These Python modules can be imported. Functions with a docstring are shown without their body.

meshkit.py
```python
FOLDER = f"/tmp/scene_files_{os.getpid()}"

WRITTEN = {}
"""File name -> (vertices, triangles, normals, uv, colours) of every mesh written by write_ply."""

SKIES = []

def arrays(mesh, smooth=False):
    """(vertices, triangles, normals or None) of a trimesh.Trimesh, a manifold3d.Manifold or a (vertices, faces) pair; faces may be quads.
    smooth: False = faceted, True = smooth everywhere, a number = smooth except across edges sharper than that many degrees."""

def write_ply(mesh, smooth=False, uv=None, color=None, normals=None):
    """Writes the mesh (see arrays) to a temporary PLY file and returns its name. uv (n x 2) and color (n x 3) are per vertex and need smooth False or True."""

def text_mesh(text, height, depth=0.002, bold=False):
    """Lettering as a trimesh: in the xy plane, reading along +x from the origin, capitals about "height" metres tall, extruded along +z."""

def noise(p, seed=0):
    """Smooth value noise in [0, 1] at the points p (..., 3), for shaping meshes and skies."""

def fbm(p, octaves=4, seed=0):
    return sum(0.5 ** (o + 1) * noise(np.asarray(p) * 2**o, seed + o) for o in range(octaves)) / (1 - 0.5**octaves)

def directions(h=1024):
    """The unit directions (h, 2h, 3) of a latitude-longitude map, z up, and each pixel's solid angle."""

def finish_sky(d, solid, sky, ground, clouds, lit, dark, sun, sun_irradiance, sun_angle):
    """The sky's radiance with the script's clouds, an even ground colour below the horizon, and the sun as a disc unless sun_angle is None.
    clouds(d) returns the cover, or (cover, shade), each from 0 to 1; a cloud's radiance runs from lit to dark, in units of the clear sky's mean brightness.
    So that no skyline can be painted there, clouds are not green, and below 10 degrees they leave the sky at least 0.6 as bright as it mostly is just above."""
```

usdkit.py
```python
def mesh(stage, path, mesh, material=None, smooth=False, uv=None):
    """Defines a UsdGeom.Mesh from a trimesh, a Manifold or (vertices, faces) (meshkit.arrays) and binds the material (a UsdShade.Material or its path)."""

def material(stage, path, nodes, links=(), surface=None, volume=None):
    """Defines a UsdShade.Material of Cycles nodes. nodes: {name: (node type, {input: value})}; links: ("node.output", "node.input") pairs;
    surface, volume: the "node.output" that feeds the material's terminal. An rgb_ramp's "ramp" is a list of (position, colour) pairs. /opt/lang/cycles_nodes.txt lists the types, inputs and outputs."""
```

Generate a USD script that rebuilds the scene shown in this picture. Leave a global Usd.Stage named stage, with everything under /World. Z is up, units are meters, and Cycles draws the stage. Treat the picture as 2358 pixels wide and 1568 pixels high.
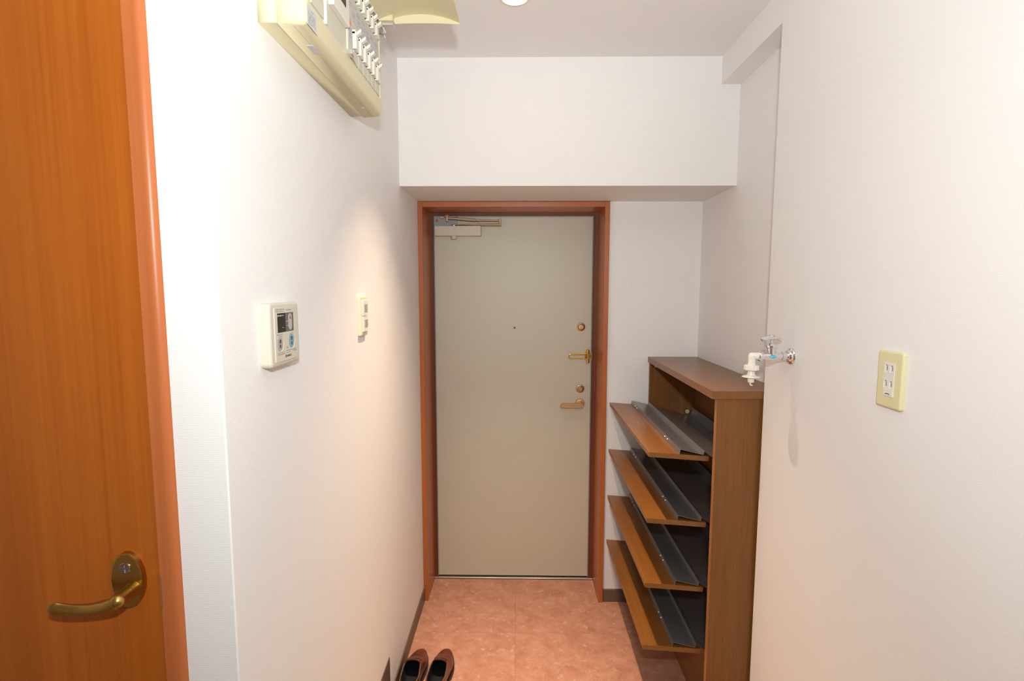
import math, random, numpy as np, trimesh, usdkit, meshkit
import manifold3d as m3
from manifold3d import Manifold
from pxr import Usd, UsdGeom, UsdLux, Gf, Sdf, Vt

random.seed(7)
stage = Usd.Stage.CreateInMemory()
UsdGeom.SetStageUpAxis(stage, UsdGeom.Tokens.z)
UsdGeom.SetStageMetersPerUnit(stage, 1.0)
UsdGeom.Xform.Define(stage, '/World')
UsdGeom.Scope.Define(stage, '/World/Looks')

# ------------------------------------------------------------------ camera
EXPOSURE = -0.01
H = 1.6
FPX, PITCH, YAW, ROLL = 1207.31, -0.0998, -0.0147, 0.0012
cy_, sy_, cp_, sp_ = math.cos(YAW), math.sin(YAW), math.cos(PITCH), math.sin(PITCH)
Fw = np.array([sy_ * cp_, cy_ * cp_, sp_]); Rt = np.array([cy_, -sy_, 0.0]); Up = np.cross(Rt, Fw)
Rt, Up = math.cos(ROLL) * Rt + math.sin(ROLL) * Up, -math.sin(ROLL) * Rt + math.cos(ROLL) * Up
cam = UsdGeom.Camera.Define(stage, '/World/camera')
M4 = Gf.Matrix4d(*Rt, 0, *Up, 0, *(-Fw), 0, 0, 0, H, 1)
cam.AddTransformOp().Set(M4)
cam.CreateHorizontalApertureAttr(36.0); cam.CreateVerticalApertureAttr(36.0 * 1568 / 2358)
cam.CreateFocalLengthAttr(FPX / 2358 * 36.0)
cam.CreateClippingRangeAttr(Gf.Vec2f(0.01, 50))
cam.CreateExposureAttr(EXPOSURE)

# ------------------------------------------------------------------ lights
# the photographer's flash on top of the camera: a head tilted up, whose beam is bounced off the ceiling, and the light that spills sideways from its diffuser
BEAM, SPILL, FLASH_COL = 1500.0, 1880.0, (0.94, 0.98, 0.97)
FLASH_POS, FLASH_AIM, FLASH_CONE, FLASH_SOFT, SPILL_AIM = (0.03, -0.10, 1.83), (-0.10, 0.72, 1.0), 55.0, 0.6, (-0.05, 1.0, 0.12)
LAMP_STRENGTH, LAMP_COL = 6200.0, (1.0, 0.72, 0.50)
fl = UsdLux.SphereLight.Define(stage, '/World/flash_beam')
fl.CreateRadiusAttr(0.025); fl.CreateIntensityAttr(BEAM); fl.CreateColorAttr(Gf.Vec3f(*FLASH_COL))
d_ = np.array(FLASH_AIM) / np.linalg.norm(FLASH_AIM); s_ = np.cross(d_, [0, 0, 1.0]); s_ /= np.linalg.norm(s_); t_ = np.cross(-d_, s_)
fl.AddTransformOp().Set(Gf.Matrix4d(*s_, 0, *t_, 0, *(-d_), 0, *FLASH_POS, 1))
sh = UsdLux.ShapingAPI.Apply(fl.GetPrim()); sh.CreateShapingConeAngleAttr(FLASH_CONE); sh.CreateShapingConeSoftnessAttr(FLASH_SOFT)
sl = UsdLux.RectLight.Define(stage, '/World/flash_diffuser')
sl.CreateWidthAttr(0.07); sl.CreateHeightAttr(0.045); sl.CreateIntensityAttr(SPILL); sl.CreateColorAttr(Gf.Vec3f(*FLASH_COL))
d_ = np.array(SPILL_AIM) / np.linalg.norm(SPILL_AIM); s_ = np.cross(d_, [0, 0, 1.0]); s_ /= np.linalg.norm(s_); t_ = np.cross(-d_, s_)
sl.AddTransformOp().Set(Gf.Matrix4d(*s_, 0, *t_, 0, *(-d_), 0, *(np.array(FLASH_POS) + 0.03 * d_), 1))

# ------------------------------------------------------------------ materials
def mat(name, nodes, links, surface='p.BSDF'):
    return usdkit.material(stage, '/World/Looks/' + name, nodes, links, surface=surface)
def plain(name, col, rough=0.5, metallic=0.0, **kw):
    return mat(name, {'p': ('principled_bsdf', {'base_color': col, 'roughness': rough, 'metallic': metallic, **kw})}, [])

def wallpaper(name, col, strength):
    # woven wallpaper: horizontal ribs 3.5 mm apart, wavering and broken up into threads
    n = {'g': ('geometry', {}), 's': ('separate_xyz', {}), 'h': ('math', {'math_type': 'add'}),
         'c': ('combine_xyz', {'y': 0.0}), 'm': ('mapping', {'scale': (310.0, 1.0, 330.0)}), 'm2': ('mapping', {'scale': (120.0, 1.0, 60.0)}),
         'n': ('noise_texture', {'scale': 1.0, 'detail': 1.0}), 'nw': ('noise_texture', {'scale': 1.0, 'detail': 0.0}),
         'zz': ('math', {'math_type': 'multiply', 'value2': 2 * math.pi / 0.0035}), 'ph': ('math', {'math_type': 'multiply_add', 'value2': 1.8}), 'sn': ('math', {'math_type': 'sine'}),
         'k': ('math', {'math_type': 'multiply', 'value2': 0.17}), 'ad': ('math', {'math_type': 'multiply_add', 'value2': 1.25}),
         'b': ('bump', {'strength': strength, 'distance': 0.0006}),
         'p': ('principled_bsdf', {'base_color': col, 'roughness': 0.62, 'specular_ior_level': 0.25})}
    l = [('g.position', 's.vector'), ('s.x', 'h.value1'), ('s.y', 'h.value2'), ('h.value', 'c.x'), ('s.z', 'c.z'), ('c.vector', 'm.vector'), ('c.vector', 'm2.vector'),
         ('m.vector', 'n.vector'), ('m2.vector', 'nw.vector'), ('s.z', 'zz.value1'), ('nw.fac', 'ph.value1'), ('zz.value', 'ph.value3'), ('ph.value', 'sn.value1'), ('sn.value', 'k.value1'),
         ('n.fac', 'ad.value1'), ('k.value', 'ad.value3'), ('ad.value', 'b.height'), ('b.normal', 'p.normal')]
    return mat(name, n, l)

def wood(name, ca, cb, scale, rough, freq=(90, 90, 2.0), spec=0.5, coat=0.0, bump=0.05):
    n = {'g': ('geometry', {}), 'm': ('mapping', {'scale': freq}), 'n': ('noise_texture', {'scale': scale, 'detail': 3.0, 'roughness': 0.6}),
         'm2': ('mapping', {'scale': tuple(f * 0.17 for f in freq)}), 'n2': ('noise_texture', {'scale': scale, 'detail': 2.0, 'distortion': 0.6}),
         'a': ('mix_float', {'fac': 0.45}),
         'r': ('rgb_ramp', {'ramp': [(0.30, ca), (0.70, cb)]}),
         'b': ('bump', {'strength': bump, 'distance': 0.0006}),
         'p': ('principled_bsdf', {'roughness': rough, 'specular_ior_level': spec, 'coat_weight': coat, 'coat_roughness': 0.25})}
    l = [('g.position', 'm.vector'), ('m.vector', 'n.vector'), ('g.position', 'm2.vector'), ('m2.vector', 'n2.vector'), ('n.fac', 'a.a'), ('n2.fac', 'a.b'),
         ('a.result', 'r.fac'), ('r.color', 'p.base_color'), ('n.fac', 'b.height'), ('b.normal', 'p.normal')]
    return mat(name, n, l)

WALLC = (0.855, 0.835, 0.825)
M_WALL = wallpaper('woven_wallpaper', WALLC, 0.34)
M_CEIL = wallpaper('ceiling_paper', (0.84, 0.815, 0.805), 0.06)
M_DOOR_WOOD = wood('orange_door_veneer', (0.36, 0.084, 0.006), (0.49, 0.132, 0.013), 1.0, 0.36, (120, 120, 1.6), 0.35)
M_CASE_WOOD = wood('orange_casing_veneer', (0.42, 0.110, 0.030), (0.51, 0.155, 0.048), 1.0, 0.36, (140, 140, 1.6), 0.35)
M_ENTRY_WOOD = wood('entrance_casing_veneer', (0.40, 0.108, 0.027), (0.48, 0.142, 0.040), 1.0, 0.33, (140, 140, 2.0))
M_ENTRY_WOOD_H = wood('entrance_casing_veneer_across', (0.40, 0.108, 0.027), (0.48, 0.142, 0.040), 1.0, 0.33, (2.0, 140, 140))
M_CAB_V = wood('cabinet_oak_upright', (0.165, 0.060, 0.0115), (0.245, 0.098, 0.0215), 1.0, 0.36, (240, 240, 7))
M_CAB_L = wood('cabinet_oak_lengthwise', (0.170, 0.062, 0.012), (0.250, 0.100, 0.023), 1.0, 0.30, (240, 7, 240), 0.6)
M_EDGE = plain('cabinet_edge_band', (0.36, 0.155, 0.05), 0.4)
M_BASEBOARD = wood('brown_vinyl_baseboard', (0.125, 0.082, 0.058), (0.16, 0.105, 0.075), 1.0, 0.42, (8, 8, 200))
M_HALL_WOOD = wood('hall_floor_boards', (0.50, 0.30, 0.15), (0.58, 0.36, 0.19), 1.0, 0.35, (120, 3, 120))
M_LEAF = mat('painted_steel_door', {'g': ('geometry', {}), 'n': ('noise_texture', {'scale': 900.0, 'detail': 1.0}), 'b': ('bump', {'strength': 0.08, 'distance': 0.0003}),
    'p': ('principled_bsdf', {'base_color': (0.585, 0.557, 0.455), 'roughness': 0.42})}, [('g.position', 'n.vector'), ('n.fac', 'b.height'), ('b.normal', 'p.normal')])
M_FRAME = plain('brown_metal_frame', (0.165, 0.052, 0.024), 0.45, 0.0, specular_ior_level=0.3)
M_GASKET = plain('grey_gasket', (0.40, 0.415, 0.44), 0.5)
M_SILL = plain('stainless_sill', (0.50, 0.47, 0.43), 0.32, 1.0)
M_CLOSER = plain('closer_beige_paint', (0.66, 0.59, 0.48), 0.38)
M_CLOSER_ARM = plain('closer_arm_paint', (0.56, 0.44, 0.31), 0.33, 0.25)
M_RED = plain('red_print', (0.55, 0.06, 0.07), 0.5)
M_GREYPLATE = plain('grey_label_plate', (0.34, 0.35, 0.36), 0.4)
M_INK = plain('dark_print', (0.05, 0.05, 0.055), 0.5)
M_INKSOFT = plain('grey_print', (0.30, 0.28, 0.26), 0.5)
M_BLACK = plain('black_plastic', (0.012, 0.012, 0.014), 0.3)
M_HOLE = plain('dark_slot', (0.05, 0.045, 0.04), 0.7)
M_CHAMP = plain('champagne_metal', (0.66, 0.46, 0.22), 0.38, 0.85)
M_CHAMP2 = plain('champagne_metal_dark', (0.55, 0.37, 0.19), 0.33, 0.9)
M_BRASS = plain('polished_brass', (0.80, 0.55, 0.14), 0.16, 1.0)
M_ANTIQUE = mat('antique_brass', {'g': ('geometry', {}), 'm': ('mapping', {'scale': (60, 500, 500)}), 'n': ('noise_texture', {'scale': 1.0, 'detail': 2.0}),
    'r': ('rgb_ramp', {'ramp': [(0.3, (0.42, 0.255, 0.06)), (0.7, (0.52, 0.33, 0.09))]}),
    'p': ('principled_bsdf', {'metallic': 1.0, 'roughness': 0.30})}, [('g.position', 'm.vector'), ('m.vector', 'n.vector'), ('n.fac', 'r.fac'), ('r.color', 'p.base_color')])
M_CHROME = plain('chrome', (0.82, 0.83, 0.85), 0.06, 1.0)
M_SATIN = plain('satin_chrome', (0.66, 0.65, 0.64), 0.30, 1.0)
M_LOCK = plain('worn_lock_metal', (0.42, 0.31, 0.24), 0.28, 1.0)
M_BLUE = plain('blue_screw_recess', (0.08, 0.14, 0.30), 0.3, 0.5)
M_TRAY = plain('grey_coated_steel', (0.25, 0.25, 0.26), 0.28, 0.65)
M_IVORY = plain('ivory_plastic', (0.80, 0.74, 0.50), 0.34)
M_IVORY2 = plain('ivory_outlet_plastic', (0.76, 0.70, 0.42), 0.36)
M_WHITE = plain('white_plastic', (0.78, 0.75, 0.70), 0.35)
M_PANELW = plain('panel_cream_plastic', (0.69, 0.625, 0.405), 0.40)
M_PANELIN = plain('panel_inner_plastic', (0.62, 0.575, 0.475), 0.45)
M_BREAK = plain('breaker_white_plastic', (0.76, 0.735, 0.66), 0.36)
M_LABEL = plain('paper_label', (0.56, 0.55, 0.57), 0.6)
M_ORANGE = plain('orange_print', (0.80, 0.28, 0.03), 0.5)
M_REMOTE = plain('remote_cream_plastic', (0.66, 0.605, 0.50), 0.36)
M_SCREEN = plain('dark_screen', (0.018, 0.017, 0.016), 0.22)
M_SCREENG = plain('screen_grey_film', (0.13, 0.125, 0.135), 0.35)
M_STICKER = plain('grey_sticker', (0.48, 0.44, 0.40), 0.5)
M_BTN_G = plain('grey_button', (0.42, 0.39, 0.40), 0.4)
M_BTN_B = plain('blue_button', (0.20, 0.40, 0.50), 0.35)
M_SWWIN = plain('switch_name_window', (0.40, 0.36, 0.27), 0.35)
M_PIPE = plain('white_pvc', (0.80, 0.765, 0.68), 0.32)
M_KNOB = plain('beige_bumper', (0.62, 0.52, 0.34), 0.4)
M_TEAL = plain('teal_sticker', (0.03, 0.42, 0.60), 0.4)
M_PRINTW = plain('white_print', (0.82, 0.85, 0.85), 0.5)
M_SOLE = plain('dark_shoe_sole', (0.022, 0.012, 0.009), 0.45)
M_LINING = plain('black_shoe_lining', (0.006, 0.006, 0.008), 0.7)
M_LACE = plain('brown_lace', (0.045, 0.014, 0.006), 0.6)
M_WELT = plain('shoe_collar_edge', (0.16, 0.075, 0.04), 0.5)
M_LEATHER = mat('burnished_brown_leather', {'g': ('geometry', {}), 'n': ('noise_texture', {'scale': 28.0, 'detail': 3.0}), 'f': ('noise_texture', {'scale': 420.0, 'detail': 1.0}),
    'r': ('rgb_ramp', {'ramp': [(0.32, (0.060, 0.010, 0.003)), (0.68, (0.165, 0.034, 0.008))]}), 'b': ('bump', {'strength': 0.12, 'distance': 0.0006}),
    'p': ('principled_bsdf', {'roughness': 0.34})}, [('g.position', 'n.vector'), ('g.position', 'f.vector'), ('n.fac', 'r.fac'), ('r.color', 'p.base_color'), ('f.fac', 'b.height'), ('b.normal', 'p.normal')])
M_TRIM = plain('downlight_trim', (0.80, 0.70, 0.52), 0.4)
M_LAMP = mat('lamp_glow', {'e': ('emission', {'color': LAMP_COL, 'strength': LAMP_STRENGTH})}, [], surface='e.emission')
M_GROUT = plain('tile_joint', (0.34, 0.15, 0.08), 0.8)
# terracotta-coloured stone-pattern vinyl tile: mottled, with pale flecks and darker veins; every tile shows another part of the pattern
M_TILE = mat('terracotta_tile', {'g': ('geometry', {}), 'o': ('object_info', {}), 'k': ('math', {'math_type': 'multiply', 'value2': 37.0}), 'kv': ('combine_xyz', {}),
    'v': ('mapping', {}), 'n1': ('noise_texture', {'scale': 14.0, 'detail': 5.0, 'roughness': 0.68, 'distortion': 0.5}), 'n2': ('noise_texture', {'scale': 30.0, 'detail': 5.0, 'roughness': 0.68, 'distortion': 0.3}),
    'n3': ('noise_texture', {'scale': 9.0, 'detail': 5.0, 'roughness': 0.6, 'distortion': 1.0}),
    'r1': ('rgb_ramp', {'ramp': [(0.30, (0.41, 0.185, 0.115)), (0.50, (0.50, 0.250, 0.168)), (0.70, (0.56, 0.310, 0.222))]}),
    'r2': ('rgb_ramp', {'ramp': [(0.57, (0, 0, 0)), (0.68, (0.75, 0.75, 0.75))]}), 'r3': ('rgb_ramp', {'ramp': [(0.455, (0, 0, 0)), (0.490, (0.16, 0.16, 0.16)), (0.525, (0, 0, 0))]}),
    'x1': ('mix', {'color2': (0.60, 0.43, 0.345)}), 'x2': ('mix', {'color2': (0.36, 0.12, 0.06)}),
    'p': ('principled_bsdf', {'roughness': 0.42, 'specular_ior_level': 0.4})},
    [('o.random', 'k.value1'), ('k.value', 'kv.x'), ('k.value', 'kv.y'), ('g.position', 'v.vector'), ('kv.vector', 'v.location'),
     ('v.vector', 'n1.vector'), ('v.vector', 'n2.vector'), ('v.vector', 'n3.vector'), ('n1.fac', 'r1.fac'), ('n2.fac', 'r2.fac'), ('n3.fac', 'r3.fac'),
     ('r1.color', 'x1.color1'), ('r2.color', 'x1.fac'), ('x1.color', 'x2.color1'), ('r3.color', 'x2.fac'), ('x2.color', 'p.base_color')])

# ------------------------------------------------------------------ scene helpers
used = {}
def numbered(path):
    n = used.get(path, 0); used[path] = n + 1
    return path if n == 0 else f'{path}_{n:03d}'
ORIGIN = {}
def tag(p, label=None, cat=None, group=None, kind=None):
    for k, v in (('label', label), ('category', cat), ('group', group), ('kind', kind)):
        if v: p.SetCustomDataByKey(k, v)
def thing(name, label, cat, loc, kind=None, group=None):
    path = numbered('/World/' + name)
    x = UsdGeom.Xform.Define(stage, path); x.AddTranslateOp().Set(Gf.Vec3d(*map(float, loc)))
    tag(x.GetPrim(), label, cat, group, kind); ORIGIN[path] = np.array(loc, float)
    return path
def tri(mesh):
    if isinstance(mesh, list): return trimesh.util.concatenate([tri(m) for m in mesh])
    if isinstance(mesh, Manifold):
        m = mesh.to_mesh(); return trimesh.Trimesh(np.array(m.vert_properties)[:, :3], np.array(m.tri_verts), process=False)
    return mesh
def part(parent, name, mesh, material, smooth=30, label=None, kind=None):
    """a mesh given in world coordinates, stored relative to its thing"""
    path = numbered(parent + '/' + name)
    t = tri(mesh).copy(); t.vertices = t.vertices - ORIGIN[parent]
    p = usdkit.mesh(stage, path, t, material, smooth=smooth)
    ORIGIN[path] = ORIGIN[parent]
    tag(p.GetPrim(), label, None, None, kind)
    return path
def solid(name, mesh, material, label, cat, kind=None, smooth=30):
    path = numbered('/World/' + name); p = usdkit.mesh(stage, path, tri(mesh), material, smooth=smooth)
    tag(p.GetPrim(), label, cat, None, kind); ORIGIN[path] = np.zeros(3)
    return path

# ------------------------------------------------------------------ mesh helpers
def hull(pts): return Manifold.hull_points(np.asarray(pts, float))
def box(lo, hi, c=0.0):
    lo, hi = np.array(lo, float), np.array(hi, float)
    if c <= 0:
        return Manifold.cube(tuple(hi - lo)).translate(tuple(lo))
    pts = []
    for ix in (0, 1):
        for iy in (0, 1):
            for iz in (0, 1):
                p = np.where([ix, iy, iz], hi, lo); s = np.where([ix, iy, iz], -1, 1)
                for k in range(3):
                    q = p.copy()
                    for j in range(3):
                        if j != k: q[j] += s[j] * c
                    pts.append(q)
    return hull(pts)
def rrect(w, h, r, n=6, cx=0, cy=0):
    out = []
    for qx, qy, a0 in ((1, 1, 0), (-1, 1, 90), (-1, -1, 180), (1, -1, 270)):
        for k in range(n + 1):
            a = math.radians(a0 + 90 * k / n); out.append((cx + qx * (w / 2 - r) + r * math.cos(a), cy + qy * (h / 2 - r) + r * math.sin(a)))
    return out
def plate(w, h, d, r, bev, cx=0, cy=0, z0=0, steps=4):
    """rounded plate standing on z0 in a local frame (x right, y up, z out)"""
    pts = [(x, y, z0) for x, y in rrect(w, h, r, 6, cx, cy)]
    for k in range(steps + 1):
        a = math.pi / 2 * k / steps; ins = bev * (1 - math.cos(a))
        pts += [(x, y, z0 + d - bev + bev * math.sin(a)) for x, y in rrect(w - 2 * ins, h - 2 * ins, max(r - ins, 0.0004), 6, cx, cy)]
    return hull(pts)
def ell(rx, ry, d, cx=0, cy=0, z0=0, bev=0.0, n=40):
    pts = []
    for z, i in ((z0, 0), (z0 + d - bev, 0), (z0 + d - bev * 0.3, bev * 0.3), (z0 + d, bev)):
        pts += [(cx + (rx - i) * math.cos(2 * math.pi * k / n), cy + (ry - i) * math.sin(2 * math.pi * k / n), z) for k in range(n)]
    return hull(pts)
def cyl(p0, p1, r0, r1=None, n=28):
    p0, p1 = np.array(p0, float), np.array(p1, float); r1 = r0 if r1 is None else r1
    d = (p1 - p0) / np.linalg.norm(p1 - p0); a = np.cross(d, [0, 0, 1.0] if abs(d[2]) < 0.9 else [1.0, 0, 0]); a /= np.linalg.norm(a); b = np.cross(d, a)
    ang = 2 * np.pi * np.arange(n) / n; c = np.cos(ang)[:, None] * a + np.sin(ang)[:, None] * b
    return hull(np.vstack([p0 + r0 * c, p1 + r1 * c]))
def lathe(prof, n=40):
    """prof: (radius, height) pairs, closed on the axis; revolved about local z"""
    return trimesh.creation.revolve(np.array(prof, float), sections=n)
def loft(rings, caps=True):
    rings = [np.asarray(r, float) for r in rings]; n = len(rings[0]); v = np.vstack(rings); f = []
    for i in range(len(rings) - 1):
        for j in range(n):
            a, b, c, d = i * n + j, i * n + (j + 1) % n, (i + 1) * n + (j + 1) % n, (i + 1) * n + j
            f += [(a, b, c), (a, c, d)]
    if caps:
        v = np.vstack([v, rings[0].mean(0), rings[-1].mean(0)]); c0, c1 = len(v) - 2, len(v) - 1; o = (len(rings) - 1) * n
        for j in range(n): f += [(c0, (j + 1) % n, j), (c1, o + j, o + (j + 1) % n)]
    t = trimesh.Trimesh(v, f, process=False)
    if t.volume < 0: t.invert()
    return t
def sweep(path, ra, rb=None, side=(0, 0, 1), n=16):
    """tube along a path; elliptic: ra along 'side', rb across"""
    p = np.asarray(path, float); k = len(p); ra = np.broadcast_to(ra, (k,)); rb = ra if rb is None else np.broadcast_to(rb, (k,))
    t = np.gradient(p, axis=0); t /= np.linalg.norm(t, axis=1, keepdims=True); rings = []
    for i in range(k):
        u = np.array(side, float); u = u - t[i] * (u @ t[i])
        if np.linalg.norm(u) < 1e-6: u = np.cross(t[i], [1, 0.3, 0])
        u /= np.linalg.norm(u); w = np.cross(t[i], u)
        rings.append([p[i] + ra[i] * math.cos(a) * u + rb[i] * math.sin(a) * w for a in 2 * np.pi * np.arange(n) / n])
    return loft(rings)
def spline(pts, n=40):
    from scipy.interpolate import CubicSpline
    p = np.asarray(pts, float); s = np.r_[0, np.cumsum(np.linalg.norm(np.diff(p, axis=0), axis=1))]
    return CubicSpline(s, p)(np.linspace(0, s[-1], n))
def place(mesh, origin, X, Y, Z):
    t = tri(mesh).copy(); A = np.stack([X, Y, Z], 1).astype(float); t.vertices = t.vertices @ A.T + np.array(origin, float)
    if np.linalg.det(A) < 0: t.invert()
    return t
XL = -0.4885                                                     # plane of the left wall
def onleft(mesh, y, z, x=XL): return place(mesh, (x, y, z), (0, 1, 0), (0, 0, 1), (1, 0, 0))
def onright(mesh, y, z, x=0.793): return place(mesh, (x, y, z), (0, -1, 0), (0, 0, 1), (-1, 0, 0))
def onback(mesh, x, z, y): return place(mesh, (x, y, z), (1, 0, 0), (0, 0, 1), (0, -1, 0))
def bar(x0, y0, x1, y1, w, d=0.0004, z0=0):
    """a printed stroke in the local frame"""
    L = math.hypot(x1 - x0, y1 - y0) or 1e-6; nx, ny = -(y1 - y0) / L * w / 2, (x1 - x0) / L * w / 2
    return hull([(x + s * nx, y + s * ny, z) for x, y in ((x0, y0), (x1, y1)) for s in (-1, 1) for z in (z0, z0 + d)])
def strokes(lines, x, y, size, w, d=0.0003, z0=0):
    """a sign drawn with a pen: polylines on a unit square"""
    return [bar(x + a * size, y + b * size, x + c * size, y + e * size, w, d, z0) for (a, b, c, e) in lines]
def textrow(x, y, w, h, rng, z0=0, d=0.0002):
    """a line of print too small to read in the photo: short dark dashes of uneven length"""
    out, u = [], x
    while u < x + w - h * 0.4:
        s = h * rng.choice((0.5, 0.8, 0.9, 1.0)); s = min(s, x + w - u)
        out.append(bar(u, y, u + s, y, h * rng.choice((0.55, 0.8, 0.9)), d, z0)); u += s + h * rng.choice((0.2, 0.3, 0.7))
    return out
def lettering(text, h, x, y, z0=0, d=0.0003, bold=True):
    t = meshkit.text_mesh(text, h, d, bold); t.vertices = t.vertices + [x, y, z0]; return t
# hand-drawn characters (x0, y0, x1, y1) on a unit square
G_UN = [(.05, .85, .15, .75), (.1, .55, .2, .55), (.2, .55, .15, .2), (.05, .1, .95, .05), (.35, .9, .9, .9), (.35, .9, .35, .8), (.9, .9, .9, .8), (.4, .72, .85, .72), (.4, .72, .4, .35), (.85, .72, .85, .35), (.4, .54, .85, .54), (.4, .36, .85, .36), (.3, .22, .95, .22), (.62, .82, .62, .1)]
G_TEN = [(.05, .85, .45, .85), (.1, .7, .4, .7), (.1, .45, .4, .45), (.1, .7, .1, .45), (.4, .7, .4, .45), (.05, .28, .45, .28), (.25, .98, .25, 0), (.55, .85, .95, .85), (.5, .6, 1, .6), (.7, .6, .58, .12), (.58, .12, .95, .18), (.82, .35, .97, .05)]
G_YUU = [(.25, .95, .08, .55), (.17, .7, .17, 0), (.35, .92, .98, .92), (.45, .8, .9, .8), (.45, .8, .45, .5), (.9, .8, .9, .5), (.45, .65, .9, .65), (.33, .5, 1, .5), (.45, .36, .9, .36), (.6, .4, .38, .02), (.5, .22, .98, 0), (.85, .36, .5, .02)]
G_SEN = [(.25, .9, .15, .65), (.2, .72, .85, .72), (.5, 1, .5, .45), (.05, .45, .95, .45), (.38, .45, .1, .02), (.62, .45, .62, .08), (.62, .08, .95, .08), (.95, .08, .95, .22)]
G_SETSU = [(.1, .95, .3, .85), (.2, .9, .2, .75), (.6, .95, .85, .85), (.1, .65, .45, .65), (.1, .65, .1, .1), (.45, .65, .45, .35), (.1, .5, .45, .5), (.1, .35, .45, .35), (.55, .65, .9, .65), (.9, .65, .9, .25), (.55, .65, .55, 0)]
G_MIZU = [(.5, 1, .5, 0), (.1, .7, .42, .7), (.42, .7, .1, .15), (.9, .8, .55, .55), (.55, .6, .95, .1)]
G_KO = [(.15, .8, .85, .8), (.85, .8, .85, .12), (.12, .12, .9, .12)]
G_MA = [(.1, .82, .9, .82), (.9, .82, .55, .35), (.35, .5, .65, .15)]

D = 2.556            # entrance wall
CEIL = 2.506
# ================================================================== SETTING
ST = 'structure'
# floor of the entrance: separate square tiles on a darker bed
fl_ = thing('floor', 'terracotta coloured tile floor of the entrance, below the door', 'floor', (0, 2.3, 0), ST)
part(fl_, 'tile_bed', box((-0.55, 1.80, -0.05), (0.90, 2.80, -0.0022)), M_GROUT, smooth=False)
g = 0.0004
for xa, xb in ((-0.4885, -0.016), (-0.016, 0.884)):
    for ya, yb in ((2.297, 2.748), (1.847, 2.297)):
        part(fl_, 'tile', box((xa + g, ya + g, -0.004), (xb - g, yb - g, 0.0), 0.0003), M_TILE, smooth=False)
hf = thing('hall_floor', 'raised wooden hall floor behind the entrance step', 'floor', (0, 0.2, 0.09), ST)
part(hf, 'boards', box((-1.75, -1.55, -0.02), (0.793, 1.60, 0.09)) + box((-0.4885, 1.5, -0.02), (0.60, 1.72, 0.09)), M_HALL_WOOD, smooth=False)
part(hf, 'step_edge', box((-0.4885, 1.715, 0.0), (0.60, 1.800, 0.092), 0.003), M_BASEBOARD)

# walls
corner = [(-0.4885 - 0.003 + 0.003 * math.cos(a), 0.845 + 0.003 - 0.003 * math.sin(a)) for a in np.linspace(0, math.pi / 2, 7)]
wl = hull([(x, y, z) for x, y in corner + [(-0.590, 0.845), (-0.590, 2.90), (-0.4885, 2.90)] for z in (-0.05, CEIL)])
solid('wall_left', wl, M_WALL, 'white woven-paper wall on the left, carrying the breaker panel and switches', 'wall', ST)
wb = box((-0.4885, D, -0.05), (1.0, 2.90, CEIL)) - box((-0.4885, D - 0.1, -0.1), (0.4275, 3.0, 2.0085))
solid('wall_back', wb, M_WALL, 'white wall around the entrance door', 'wall', ST, smooth=False)
solid('wall_beam', box((-0.4885, 2.169, 2.0101), (0.8685, D + 0.01, CEIL)), M_WALL, 'boxed beam across the hall above the entrance door', 'beam', ST, smooth=False)
rc = [(0.793 + 0.003 - 0.003 * math.cos(a), 1.690 - 0.003 + 0.003 * math.sin(a)) for a in np.linspace(0, math.pi / 2, 5)]
wr = hull([(x, y, z) for x, y in rc + [(0.97, 1.690), (0.97, -1.6), (0.793, -1.6)] for z in (-0.05, 2.4005)])
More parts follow.
